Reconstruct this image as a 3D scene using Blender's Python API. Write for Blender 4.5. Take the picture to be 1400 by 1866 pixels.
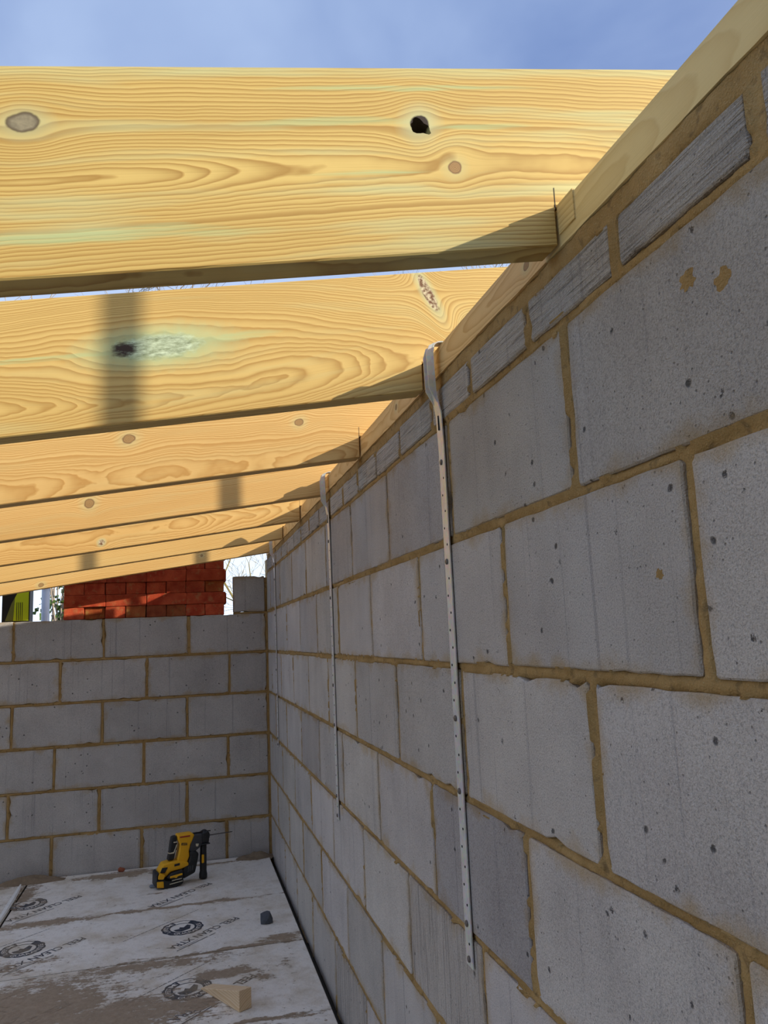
import bpy, bmesh, math, random
import numpy as np
from mathutils import Vector, Matrix, Quaternion

for o in list(bpy.data.objects): bpy.data.objects.remove(o)
SC = bpy.context.scene
COL = SC.collection

# ---------------------------------------------------------------- camera
cam_d = bpy.data.cameras.new('camera')
cam_d.sensor_fit = 'HORIZONTAL'; cam_d.sensor_width = 36.0
cam_d.lens = 36.0 * 1434.25 / 1400.0
cam_d.clip_start = 0.02; cam_d.clip_end = 400
cam = bpy.data.objects.new('camera', cam_d); COL.objects.link(cam)
cam.location = (-0.4754, -4.5734, 1.1596)
cam.rotation_mode = 'XYZ'
cam.rotation_euler = (1.72634, 0.04252, -0.24827)
SC.camera = cam

# ---------------------------------------------------------------- sky and sun
SUN_R = 0.626
SUN_TO = Vector((1.0, -SUN_R, 0.46)).normalized()
SUN_STRENGTH = 3.1
SKY_STRENGTH = 1.0
SC.view_settings.view_transform = 'Standard'
SC.view_settings.look = 'None'
SC.view_settings.gamma = 1.0
SC.view_settings.use_curve_mapping = False
SC.view_settings.exposure = 0.82

W = bpy.data.worlds.new('sky'); SC.world = W
W.use_nodes = True
nt = W.node_tree; nt.nodes.clear()
def wn(t, **kw):
    n = nt.nodes.new(t)
    for k, v in kw.items(): setattr(n, k, v)
    return n
tc = wn('ShaderNodeTexCoord')
sep = wn('ShaderNodeSeparateXYZ'); nt.links.new(tc.outputs['Generated'], sep.inputs[0])
# clouds live on a flat layer high above: direction / (z + c)
den = wn('ShaderNodeMath', operation='ADD'); nt.links.new(sep.outputs['Z'], den.inputs[0]); den.inputs[1].default_value = 0.35
dmx = wn('ShaderNodeMath', operation='MAXIMUM'); nt.links.new(den.outputs[0], dmx.inputs[0]); dmx.inputs[1].default_value = 0.2
dx = wn('ShaderNodeMath', operation='DIVIDE'); nt.links.new(sep.outputs['X'], dx.inputs[0]); nt.links.new(dmx.outputs[0], dx.inputs[1])
dy = wn('ShaderNodeMath', operation='DIVIDE'); nt.links.new(sep.outputs['Y'], dy.inputs[0]); nt.links.new(dmx.outputs[0], dy.inputs[1])
cmb = wn('ShaderNodeCombineXYZ'); nt.links.new(dx.outputs[0], cmb.inputs[0]); nt.links.new(dy.outputs[0], cmb.inputs[1])
cn = wn('ShaderNodeTexNoise'); cn.inputs['Scale'].default_value = 2.2; cn.inputs['Detail'].default_value = 5; cn.inputs['Roughness'].default_value = 0.5
cn.inputs['Distortion'].default_value = 0.3
nt.links.new(cmb.outputs[0], cn.inputs['Vector'])
cr = wn('ShaderNodeMapRange'); cr.inputs['From Min'].default_value = 0.30; cr.inputs['From Max'].default_value = 0.72
nt.links.new(cn.outputs['Fac'], cr.inputs['Value'])
hz = wn('ShaderNodeMapRange'); hz.inputs['From Min'].default_value = 0.0; hz.inputs['From Max'].default_value = 0.55
hz.inputs['To Min'].default_value = 1.0; hz.inputs['To Max'].default_value = 0.0
nt.links.new(sep.outputs['Z'], hz.inputs['Value'])
m1 = wn('ShaderNodeMix', data_type='RGBA')
m1.inputs['A'].default_value = (0.110, 0.170, 0.335, 1); m1.inputs['B'].default_value = (0.29, 0.37, 0.53, 1)
nt.links.new(cr.outputs[0], m1.inputs['Factor'])
m2 = wn('ShaderNodeMix', data_type='RGBA'); m2.inputs['B'].default_value = (0.62, 0.72, 0.87, 1)
nt.links.new(m1.outputs['Result'], m2.inputs['A'])
hp = wn('ShaderNodeMath', operation='POWER'); nt.links.new(hz.outputs[0], hp.inputs[0]); hp.inputs[1].default_value = 1.0
nt.links.new(hp.outputs[0], m2.inputs['Factor'])
bg = wn('ShaderNodeBackground'); bg.inputs['Strength'].default_value = SKY_STRENGTH
# the sky whitens towards the sun
dt = wn('ShaderNodeVectorMath', operation='DOT_PRODUCT'); nt.links.new(tc.outputs['Generated'], dt.inputs[0]); dt.inputs[1].default_value = SUN_TO
dm = wn('ShaderNodeMath', operation='MAXIMUM'); nt.links.new(dt.outputs['Value'], dm.inputs[0]); dm.inputs[1].default_value = 0.0
dpw = wn('ShaderNodeMath', operation='POWER'); nt.links.new(dm.outputs[0], dpw.inputs[0]); dpw.inputs[1].default_value = 3.0
gl = wn('ShaderNodeMix', data_type='RGBA', blend_type='ADD'); gl.inputs['B'].default_value = (0.62, 0.60, 0.56, 1)
nt.links.new(dpw.outputs[0], gl.inputs['Factor']); nt.links.new(m2.outputs['Result'], gl.inputs['A'])
nt.links.new(gl.outputs['Result'], bg.inputs['Color'])
wo = wn('ShaderNodeOutputWorld'); nt.links.new(bg.outputs[0], wo.inputs[0])

sd = bpy.data.lights.new('sun', 'SUN'); sd.energy = SUN_STRENGTH; sd.color = (1.0, 0.90, 0.74); sd.angle = math.radians(0.55)
sun = bpy.data.objects.new('sun', sd); COL.objects.link(sun)
sun.rotation_euler = (-SUN_TO).to_track_quat('-Z', 'Y').to_euler()
sun.location = SUN_TO * 30

# ---------------------------------------------------------------- helpers
rng = random.Random(7)

def tag(o, label=None, cat=None, group=None, kind=None):
    if label: o['label'] = label
    if cat: o['category'] = cat
    if group: o['group'] = group
    if kind: o['kind'] = kind
    return o

def empty(name, loc=(0, 0, 0), rz=0.0):
    o = bpy.data.objects.new(name, None); COL.objects.link(o)
    o.location = loc; o.rotation_euler = (0, 0, rz); o.empty_display_size = 0.05
    return o

def mesh_obj(name, me, mat=None, parent=None, loc=(0, 0, 0), rot=(0, 0, 0)):
    o = bpy.data.objects.new(name, me); COL.objects.link(o)
    if mat is not None and len(me.materials) == 0: me.materials.append(mat)
    o.location = loc; o.rotation_euler = rot
    if parent is not None: o.parent = parent
    return o

def from_data(name, verts, faces, smooth=False):
    me = bpy.data.meshes.new(name); me.from_pydata([tuple(v) for v in verts], [], faces); me.update()
    if smooth:
        for p in me.polygons: p.use_smooth = True
    return me

def bm_mesh(name, bm, smooth=False):
    bmesh.ops.recalc_face_normals(bm, faces=bm.faces)
    me = bpy.data.meshes.new(name); bm.to_mesh(me); bm.free()
    if smooth:
        for p in me.polygons: p.use_smooth = True
    return me

def add_box(bm, a, b):
    x0, y0, z0 = a; x1, y1, z1 = b
    v = [bm.verts.new(c) for c in ((x0,y0,z0),(x1,y0,z0),(x1,y1,z0),(x0,y1,z0),(x0,y0,z1),(x1,y0,z1),(x1,y1,z1),(x0,y1,z1))]
    for f in ((0,3,2,1),(4,5,6,7),(0,1,5,4),(1,2,6,5),(2,3,7,6),(3,0,4,7)): bm.faces.new([v[i] for i in f])
    return v

def box_mesh(name, a, b, bev=0.0):
    bm = bmesh.new(); add_box(bm, a, b)
    if bev: bmesh.ops.bevel(bm, geom=bm.edges[:], offset=bev, segments=2, profile=0.6, affect='EDGES')
    return bm_mesh(name, bm)

def prism(bm, poly, y0, y1):
    """extrude an xz polygon along y"""
    a = [bm.verts.new((x, y0, z)) for x, z in poly]; b = [bm.verts.new((x, y1, z)) for x, z in poly]
    n = len(poly)
    bm.faces.new(a); bm.faces.new(b[::-1])
    for i in range(n): bm.faces.new((a[i], b[i], b[(i+1) % n], a[(i+1) % n]))

def prism_mesh(name, poly, y0, y1, bev=0.0, seg=2, smooth=False):
    bm = bmesh.new(); prism(bm, poly, y0, y1)
    bmesh.ops.recalc_face_normals(bm, faces=bm.faces)
    if bev:
        ed = [e for e in bm.edges if len(e.link_faces) == 2 and e.calc_face_angle(0) > 0.5]
        bmesh.ops.bevel(bm, geom=ed, offset=bev, segments=seg, profile=0.6, affect='EDGES', clamp_overlap=True)
    return bm_mesh(name, bm, smooth)

def add_tube(bm, pts, radii, n=8, caps=True):
    rings = []
    for i, p in enumerate(pts):
        p = Vector(p)
        t = (Vector(pts[min(i+1, len(pts)-1)]) - Vector(pts[max(i-1, 0)])).normalized()
        up = Vector((0, 0, 1)) if abs(t.z) < 0.9 else Vector((1, 0, 0))
        s = t.cross(up).normalized(); u = s.cross(t)
        r = radii[i] if hasattr(radii, '__len__') else radii
        rings.append([bm.verts.new(p + (s*math.cos(a) + u*math.sin(a))*r) for a in [2*math.pi*k/n for k in range(n)]])
    for a, b in zip(rings, rings[1:]):
        for k in range(n): bm.faces.new((a[k], a[(k+1) % n], b[(k+1) % n], b[k]))
    if caps:
        bm.faces.new(rings[0][::-1]); bm.faces.new(rings[-1])

def tube_mesh(name, pts, radii, n=12):
    bm = bmesh.new(); add_tube(bm, pts, radii, n); return bm_mesh(name, bm, True)

def vnoise(u, v, seed=0):
    """smooth 2-D value noise on arrays, about -1..1"""
    u = np.asarray(u, float); v = np.asarray(v, float)
    iu = np.floor(u).astype(np.int64); iv = np.floor(v).astype(np.int64)
    fu = u-iu; fv = v-iv; fu = fu*fu*(3-2*fu); fv = fv*fv*(3-2*fv)
    def h(a, b):
        n = (a*374761393 + b*668265263 + seed*974711) & 0x7fffffff
        n = ((n ^ (n >> 13))*1274126177) & 0x7fffffff
        return ((n ^ (n >> 16)) & 0xffff)/32767.5-1
    return (h(iu, iv)*(1-fu)+h(iu+1, iv)*fu)*(1-fv)+(h(iu, iv+1)*(1-fu)+h(iu+1, iv+1)*fu)*fv

# ---------------------------------------------------------------- node helpers
class NT:
    def __init__(s, name, rough=0.8, metal=0.0, spec=0.3):
        s.m = bpy.data.materials.new(name); s.m.use_nodes = True
        s.t = s.m.node_tree; s.t.nodes.clear()
        s.b = s.t.nodes.new('ShaderNodeBsdfPrincipled'); o = s.t.nodes.new('ShaderNodeOutputMaterial')
        s.t.links.new(s.b.outputs[0], o.inputs[0])
        s.b.inputs['Roughness'].default_value = rough; s.b.inputs['Metallic'].default_value = metal
        s.b.inputs['Specular IOR Level'].default_value = spec
    def put(s, sock, v):
        if isinstance(v, bpy.types.NodeSocket): s.t.links.new(v, sock)
        elif isinstance(v, (tuple, list)):
            sock.default_value = tuple(v)+(1,) if len(v) == 3 and len(sock.default_value) == 4 else tuple(v)
        else: sock.default_value = v
    def m_(s, op, a, b=0.0, c=None, clamp=False):
        n = s.t.nodes.new('ShaderNodeMath'); n.operation = op; n.use_clamp = clamp
        s.put(n.inputs[0], a); s.put(n.inputs[1], b)
        if c is not None: s.put(n.inputs[2], c)
        return n.outputs[0]
    def add(s, a, b): return s.m_('ADD', a, b)
    def sub(s, a, b): return s.m_('SUBTRACT', a, b)
    def mul(s, a, b): return s.m_('MULTIPLY', a, b)
    def rng(s, v, a, b, c=0.0, d=1.0, smooth=False):
        n = s.t.nodes.new('ShaderNodeMapRange'); n.clamp = True
        if smooth: n.interpolation_type = 'SMOOTHSTEP'
        s.put(n.inputs['Value'], v); s.put(n.inputs['From Min'], a); s.put(n.inputs['From Max'], b)
        s.put(n.inputs['To Min'], c); s.put(n.inputs['To Max'], d); return n.outputs[0]
    def mix(s, f, a, b, mode='MIX'):
        n = s.t.nodes.new('ShaderNodeMix'); n.data_type = 'RGBA'; n.blend_type = mode
        s.put(n.inputs['Factor'], f); s.put(n.inputs['A'], a); s.put(n.inputs['B'], b); return n.outputs['Result']
    def coord(s, k='Object'): return s.t.nodes.new('ShaderNodeTexCoord').outputs[k]
    def pos(s): return s.t.nodes.new('ShaderNodeNewGeometry').outputs['Position']
    def info(s, k): return s.t.nodes.new('ShaderNodeObjectInfo').outputs[k]
    def xyz(s, v):
        n = s.t.nodes.new('ShaderNodeSeparateXYZ'); s.put(n.inputs[0], v); return n.outputs
    def vec(s, x, y, z):
        n = s.t.nodes.new('ShaderNodeCombineXYZ')
        for i, v in enumerate((x, y, z)): s.put(n.inputs[i], v)
        return n.outputs[0]
    def vscale(s, v, sc):
        n = s.t.nodes.new('ShaderNodeVectorMath'); n.operation = 'MULTIPLY'; s.put(n.inputs[0], v); n.inputs[1].default_value = sc; return n.outputs[0]
    def vadd(s, v, w):
        n = s.t.nodes.new('ShaderNodeVectorMath'); n.operation = 'ADD'; s.put(n.inputs[0], v); s.put(n.inputs[1], w); return n.outputs[0]
    def noise(s, v, scale=5, det=3, rough=0.5, dist=0.0):
        n = s.t.nodes.new('ShaderNodeTexNoise'); s.put(n.inputs['Vector'], v)
        n.inputs['Scale'].default_value = scale; n.inputs['Detail'].default_value = det
        n.inputs['Roughness'].default_value = rough; n.inputs['Distortion'].default_value = dist
        return n.outputs['Fac']
    def vor(s, v, scale=5, feat='F1', out='Distance', rnd=1.0):
        n = s.t.nodes.new('ShaderNodeTexVoronoi'); n.feature = feat; s.put(n.inputs['Vector'], v)
        n.inputs['Scale'].default_value = scale; n.inputs['Randomness'].default_value = rnd; return n.outputs[out]
    def bump(s, h, strength=0.3, dist=0.01):
        n = s.t.nodes.new('ShaderNodeBump'); n.inputs['Strength'].default_value = strength; n.inputs['Distance'].default_value = dist
        s.put(n.inputs['Height'], h); s.t.links.new(n.outputs[0], s.b.inputs['Normal'])
    def color(s, v): s.put(s.b.inputs['Base Color'], v)
    def rough(s, v): s.put(s.b.inputs['Roughness'], v)

def plain(name, col, rough=0.6, metal=0.0, bumpy=0.0, var=0.12, scale=40):
    n = NT(name, rough, metal)
    f = n.noise(n.coord(), scale, 3)
    a = tuple(c*(1-var) for c in col); b = tuple(min(1, c*(1+var)) for c in col)
    n.color(n.mix(f, a, b))
    if bumpy: n.bump(f, bumpy, 0.004)
    return n.m

# ---------------------------------------------------------------- materials
def block_material(name, comb=None):
    n = NT(name, 0.92, 0, 0.2)
    oc = n.coord(); rnd = n.info('Random')
    off = n.vec(n.mul(rnd, 37.0), n.mul(rnd, 11.0), n.mul(rnd, 53.0))
    v = n.vadd(oc, off)
    X = n.xyz(v)
    big = n.noise(v, 5.5, 3, 0.55)
    mid = n.noise(v, 26, 3)
    fine = n.noise(v, 400, 3, 0.65)
    grit = n.noise(v, 700, 1)
    # fine vertical drag lines left by the cutting wire
    streak = n.noise(n.vec(n.mul(X[0], 75.0), X[1], n.mul(X[2], 1.1)), 1.0, 2, 0.6)
    line = n.rng(streak, 0.615, 0.72)
    wide = n.noise(n.vec(n.mul(X[0], 14.0), X[1], n.mul(X[2], 1.0)), 1.0, 2)
    c = n.mix(n.rng(big, 0.3, 0.7), (0.435, 0.40, 0.355), (0.575, 0.535, 0.472))
    c = n.mix(n.mul(n.rng(mid, 0.35, 0.75), 0.35), c, (0.54, 0.49, 0.44))
    c = n.mix(n.mul(n.rng(wide, 0.45, 0.75), 0.30), c, (0.62, 0.57, 0.51))
    c = n.mix(n.mul(line, 0.38), c, (0.20, 0.19, 0.19))
    c = n.mix(n.rng(fine, 0.50, 0.32, 0.0, 0.46), c, (0.15, 0.145, 0.14))
    c = n.mix(n.rng(fine, 0.54, 0.72, 0.0, 0.45), c, (0.70, 0.67, 0.63))
    # air pits
    pn = n.vor(n.vadd(v, n.vscale(n.vec(mid, fine, big), (0.02, 0.02, 0.02))), 26)
    keep = n.rng(n.noise(v, 9, 1), 0.52, 0.56)
    pit = n.mul(n.rng(pn, 0.12, 0.06), keep)
    pn2 = n.vor(v, 70)
    pit2 = n.rng(pn2, 0.11, 0.05)
    c = n.mix(n.mul(pit, 0.85), c, (0.06, 0.06, 0.06))
    c = n.mix(n.mul(pit2, 0.5), c, (0.10, 0.10, 0.10))
    # mortar smears close to the edges
    g = n.xyz(n.coord('Generated'))
    ex = n.mul(n.m_('MINIMUM', g[0], n.sub(1.0, g[0])), 0.44)
    ez = n.mul(n.m_('MINIMUM', g[2], n.sub(1.0, g[2])), 0.215)
    ed = n.m_('MINIMUM', ex, ez)
    sm = n.add(ed, n.mul(n.sub(n.noise(v, 13, 4, 0.6), 0.5), 0.11))
    stain = n.rng(sm, 0.017, -0.010)
    c = n.mix(n.mul(stain, 0.68), c, (0.42, 0.30, 0.15))
    h = n.add(n.mul(fine, 0.8), n.mul(grit, 0.35))
    h = n.sub(h, n.add(n.mul(pit, 1.6), n.add(n.mul(pit2, 0.7), n.mul(line, 0.25))))
    st, ds = 0.9, 0.0036
    if comb:
        if comb == 'v':
            w = n.noise(n.vec(n.mul(X[0], 130.0), n.mul(X[1], 5.0), n.mul(X[2], 5.0)), 1.0, 3, 0.6)
        else:
            w = n.noise(n.vec(n.mul(X[0], 9.0), n.mul(X[1], 9.0), n.mul(X[2], 210.0)), 1.0, 3, 0.6)
        c = n.mix(n.rng(w, 0.48, 0.33, 0.0, 0.5), c, (0.15, 0.14, 0.13))
        c = n.mix(n.rng(w, 0.55, 0.7, 0.0, 0.4), c, (0.60, 0.58, 0.55))
        h = n.add(h, n.mul(w, 3.0)); st = 0.9; ds = 0.0045
    tint = n.info('Color')
    c = n.mix(1.0, c, tint, 'MULTIPLY')
    n.color(c); n.bump(h, st, ds)
    return n.m

M = {}
M['block'] = block_material('aerated_block')
M['block_comb'] = block_material('combed_block', 'v')
M['block_brick'] = block_material('coursing_brick_face', 'h')

def mortar_material():
    n = NT('sand_mortar', 0.95, 0, 0.15)
    p = n.pos()
    a = n.noise(p, 9, 4, 0.6); f = n.noise(p, 420, 2); mdn = n.noise(p, 60, 3)
    c = n.mix(n.rng(a, 0.3, 0.7), (0.30, 0.185, 0.065), (0.45, 0.30, 0.125))
    c = n.mix(n.rng(mdn, 0.42, 0.30, 0, 0.55), c, (0.13, 0.09, 0.045))
    c = n.mix(n.rng(f, 0.60, 0.75, 0, 0.5), c, (0.58, 0.42, 0.21))
    n.color(c); n.bump(n.add(n.mul(mdn, 2.0), f), 0.8, 0.003)
    return n.m
M['mortar'] = mortar_material()

def wood_material(name, seed=0.0, slope=0.147, z0=0.0, pith=(0.05, 0.12), knots=(), freq=230.0, light=(0.84, 0.665, 0.30), dark=(0.56, 0.335, 0.10),
                  green=0.35, along=0, drift=0.02):
    """growth rings around a wandering pith, with grain pushed round each knot"""
    n = NT(name, 0.62, 0, 0.3)
    o = n.xyz(n.coord())
    if along == 0: L, T, H = o[0], o[1], o[2]
    else: L, T, H = o[1], o[0], o[2]
    zz = n.sub(n.sub(H, z0), n.mul(L, slope)) if slope or z0 else H
    Ls = n.add(L, seed*13.7)
    raw = zz
    kmask = None; halo = None; knotcol = []
    streaks = []
    for (kx, kz, kr, kind, ex) in knots:
        if kind == 'streak':
            ax_ = n.mul(n.sub(L, kx), 1.0/(kr*ex)); az_ = n.mul(n.add(n.sub(raw, kz), n.mul(n.sub(n.noise(n.vec(n.mul(L, 9.0), 0.0, 3.0), 1.0, 2), 0.5), kr*2.0)), 1.0/kr)
            streaks.append(n.add(n.mul(ax_, ax_), n.mul(az_, az_))); continue
        ddx = n.m_('DIVIDE', n.sub(L, kx), ex); ddz = n.sub(raw, kz)
        if kind == 'slant':      # a branch cut lengthways, running down to the right
            lx_, lz_ = n.sub(L, kx), n.sub(raw, kz)
            ddx = n.m_('DIVIDE', n.sub(n.mul(lx_, 0.436), n.mul(lz_, 0.900)), 4.6)
            ddz = n.add(n.mul(lx_, 0.900), n.mul(lz_, 0.436))
            kind = 'spike'
        d2 = n.add(n.mul(ddx, ddx), n.mul(ddz, ddz))
        g = n.m_('POWER', 2.718, n.mul(d2, -1.0/(3.2*kr)**2))
        zz = n.sub(zz, n.mul(n.mul(n.sub(zz, kz), g), 0.92))
        d = n.m_('SQRT', d2)
        knotcol.append((d, kr, kind, n.sub(L, kx), ddz))
    wob = n.noise(n.vec(n.mul(Ls, 1.3), seed, 0.0), 1.0, 2)
    wob2 = n.noise(n.vec(n.mul(Ls, 9.0), n.mul(zz, 16.0), seed), 1.0, 3)
    py = n.add(pith[0], n.add(n.mul(L, drift), n.mul(n.sub(wob, 0.5), 0.10)))
    dz = n.add(n.sub(zz, pith[1]), n.mul(n.sub(n.noise(n.vec(n.mul(Ls, 0.9), 5.0+seed, 0.0), 1.0, 1), 0.5), 0.09))
    dy_ = n.sub(T, py)
    r = n.m_('SQRT', n.add(n.mul(dy_, dy_), n.mul(dz, dz)))
    r = n.add(r, n.mul(n.sub(wob2, 0.5), 0.010))
    # ring widths vary outwards
    rv = n.mul(n.sub(n.noise(n.vec(n.mul(r, 40.0), seed*3.1, 0.0), 1.0, 2), 0.5), 0.02)
    ph = n.m_('FRACT', n.mul(n.add(r, rv), freq))
    late = n.mul(n.m_('POWER', ph, 1.8), n.rng(ph, 1.0, 0.88))
    fib = n.noise(n.vec(n.mul(Ls, 6.0), n.mul(T, 160.0), n.mul(zz, 420.0)), 1.0, 2)
    big = n.noise(n.vec(n.mul(Ls, 1.2), n.mul(T, 3.0), n.mul(zz, 9.0)), 1.0, 3)
    c = n.mix(n.rng(big, 0.3, 0.7), light, tuple(a*0.70+b*0.30 for a, b in zip(light, dark)))
    c = n.mix(n.mul(late, 1.0), c, dark)
    c = n.mix(n.rng(fib, 0.45, 0.25, 0, 0.20), c, tuple(0.75*x for x in dark))
    gm = n.noise(n.vec(n.add(n.mul(Ls, 2.2), 9.0), n.mul(T, 6.0), n.mul(zz, 30.0)), 1.0, 3)
    c = n.mix(n.rng(gm, 0.52, 0.72, 0, green), c, (0.52, 0.60, 0.33))
    for d2_ in streaks:
        c = n.mix(n.mul(n.rng(d2_, 1.0, 0.2), n.rng(fib, 0.3, 0.65, 0.1, 0.62)), c, (0.40, 0.54, 0.27))
    hgt = n.add(n.mul(late, 1.0), n.mul(fib, 0.6))
    for d, kr, kind, lx, lz in knotcol:
        wig = n.mul(n.sub(n.noise(n.coord(), 70, 2), 0.5), kr*0.45)
        dd = n.add(d, wig)
        if kind == 'round':
            c = n.mix(n.rng(dd, kr*2.6, kr*1.0, 0, 0.35), c, (0.50, 0.52, 0.27))
            rings = n.m_('FRACT', n.mul(dd, 4.0/kr))
            kc = n.mix(rings, (0.26, 0.14, 0.05), (0.42, 0.26, 0.10))
            c = n.mix(n.rng(dd, kr*1.02, kr*0.95), c, kc)
            edge = n.mul(n.rng(dd, kr*0.72, kr*0.92), n.rng(dd, kr*1.12, kr*1.0))
            c = n.mix(n.mul(edge, 0.5), c, (0.14, 0.08, 0.04))
        elif kind == 'grey':
            kc = n.mix(n.noise(n.coord(), 120, 3), (0.10, 0.085, 0.06), (0.42, 0.36, 0.22))
            c = n.mix(n.rng(dd, kr*2.4, kr*1.0, 0, 0.45), c, (0.46, 0.52, 0.30))
            c = n.mix(n.rng(dd, kr*1.05, kr*0.9), c, kc)
            edge = n.mul(n.rng(dd, kr*0.7, kr*0.95), n.rng(dd, kr*1.15, kr*1.0))
            c = n.mix(n.mul(edge, 0.8), c, (0.09, 0.06, 0.035))
        elif kind == 'hole':
            c = n.mix(n.rng(dd, kr*3.0, kr*1.1, 0, 0.55), c, (0.48, 0.56, 0.34))
            c = n.mix(n.rng(dd, kr*1.15, kr*0.95), c, (0.035, 0.022, 0.014))  # inside of the hole painted near black to deepen its shade
        elif kind == 'resin':
            nz = n.noise(n.vec(n.mul(L, 45.0), T, n.mul(raw, 150.0)), 1.0, 5, 0.7)
            c = n.mix(n.rng(dd, kr*1.7, kr*0.6, 0, 0.75), c, (0.42, 0.58, 0.32))
            kc = n.mix(n.rng(nz, 0.35, 0.65), (0.20, 0.24, 0.13), (0.62, 0.72, 0.50))
            c = n.mix(n.rng(dd, kr*0.85, kr*0.55), c, kc)
            dk = n.m_('SQRT', n.add(n.mul(n.mul(n.add(lx, 0.062), 0.7), n.mul(n.add(lx, 0.062), 0.7)), n.mul(lz, lz)))
            dk = n.add(dk, n.mul(n.sub(nz, 0.5), 0.03))
            c = n.mix(n.rng(dk, 0.018, 0.008), c, (0.05, 0.03, 0.02))
        elif kind == 'spike':
            nz = n.noise(n.coord(), 140, 3)
            c = n.mix(n.rng(dd, kr*1.8, kr*0.8, 0, 0.6), c, (0.50, 0.58, 0.34))
            c = n.mix(n.rng(dd, kr*1.0, kr*0.8), c, n.mix(n.rng(nz, 0.4, 0.62), (0.16, 0.07, 0.03), (0.62, 0.52, 0.33)))
    c = n.mix(1.0, c, n.info('Color'), 'MULTIPLY')
    n.color(c); n.bump(hgt, 0.22, 0.0015)
    return n.m

def brick_material():
    n = NT('red_clay_brick', 0.9, 0, 0.2)
    rnd = n.info('Random'); v = n.vadd(n.coord(), n.vec(n.mul(rnd, 31.0), n.mul(rnd, 17.0), 0.0))
    a = n.noise(v, 14, 4, 0.6); f = n.noise(v, 300, 2)
    c = n.mix(n.rng(a, 0.35, 0.7), (0.33, 0.038, 0.014), (0.56, 0.105, 0.04))
    c = n.mix(n.rng(n.noise(v, 30, 3), 0.56, 0.7, 0, 0.45), c, (0.42, 0.22, 0.09))
    c = n.mix(n.rng(f, 0.42, 0.30, 0, 0.5), c, (0.17, 0.05, 0.03))
    c = n.mix(1.0, c, n.info('Color'), 'MULTIPLY')
    n.color(c); n.bump(n.add(a, f), 0.5, 0.003); return n.m
M['brick'] = brick_material()

def galv_material():
    n = NT('galvanised_steel', 0.42, 0.30, 0.5)
    p = n.coord(); a = n.vor(p, 120, out='Color'); b = n.noise(p, 30, 3)
    c = n.mix(b, (0.60, 0.58, 0.53), (0.80, 0.78, 0.72))
    c = n.mix(0.12, c, a)
    n.color(c); n.rough(n.rng(b, 0.3, 0.7, 0.30, 0.48)); return n.m
M['galv'] = galv_material()
M['black_hole'] = plain('punched_hole', (0.012, 0.011, 0.010), 0.9)
M['screw'] = plain('screw_head', (0.16, 0.14, 0.12), 0.45, 0.7)

# ---------------------------------------------------------------- block walls
def block_mesh(name, w, h, d, seed, lean=0.0):
    r = random.Random(seed)
    nu, nv = max(4, int(w/0.028)), max(3, int(h/0.028))
    pts = []
    def side(a, b, n):
        L = math.hypot(b[0]-a[0], b[1]-a[1]); e = 0.006/L
        for t in [0.0, e]+[i/n for i in range(1, n)]+[1-e]:
            pts.append([a[0]+(b[0]-a[0])*t, a[1]+(b[1]-a[1])*t])
    side((0, 0), (w, 0), nu); side((w, 0), (w, h), nv); side((w, h), (0, h), nu); side((0, h), (0, 0), nv)
    cx, cz = w/2, h/2
    out = []
    for i, (x, z) in enumerate(pts):
        jx = (abs(r.gauss(0, 0.0011))) * (1 if x < 1e-6 else -1 if x > w-1e-6 else 0)
        jz = (abs(r.gauss(0, 0.0009))) * (1 if z < 1e-6 else -1 if z > h-1e-6 else 0)
        corner = (x < 1e-6 or x > w-1e-6) and (z < 1e-6 or z > h-1e-6)
        if corner:
            k = r.choice((0.001, 0.002, 0.003, 0.004)); jx = math.copysign(k, cx-x); jz = math.copysign(k, cz-z)
        elif r.random() < 0.035:
            k = r.uniform(0.005, 0.011); jx *= 1; 
            if x < 1e-6: jx = k
            elif x > w-1e-6: jx = -k
            elif z < 1e-6: jz = k*0.8
            else: jz = -k*0.8
        out.append((x+jx+lean*(z-cz)/h, z+jz))
    n = len(out); ch = 0.0022
    V, F = [], []
    def ring(inset, y):
        b = len(V)
        for x, z in out:
            V.append((x-cx-math.copysign(min(inset, abs(x-cx)), x-cx) if abs(abs(x-cx)-w/2) < 0.02 else x-cx, y,
                      z-cz-math.copysign(min(inset, abs(z-cz)), z-cz) if abs(abs(z-cz)-h/2) < 0.02 else z-cz))
        return b
    a = ring(ch, 0.0); b = ring(0.0, ch); c = ring(-0.0004, d)
    F.append(tuple(range(a, a+n)))
    for s, t in ((a, b), (b, c)):
        for i in range(n): F.append((s+i, t+i, t+(i+1) % n, s+(i+1) % n))
    F.append(tuple(range(c+n-1, c-1, -1)))
    me = from_data(name, V, F)
    return me

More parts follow.
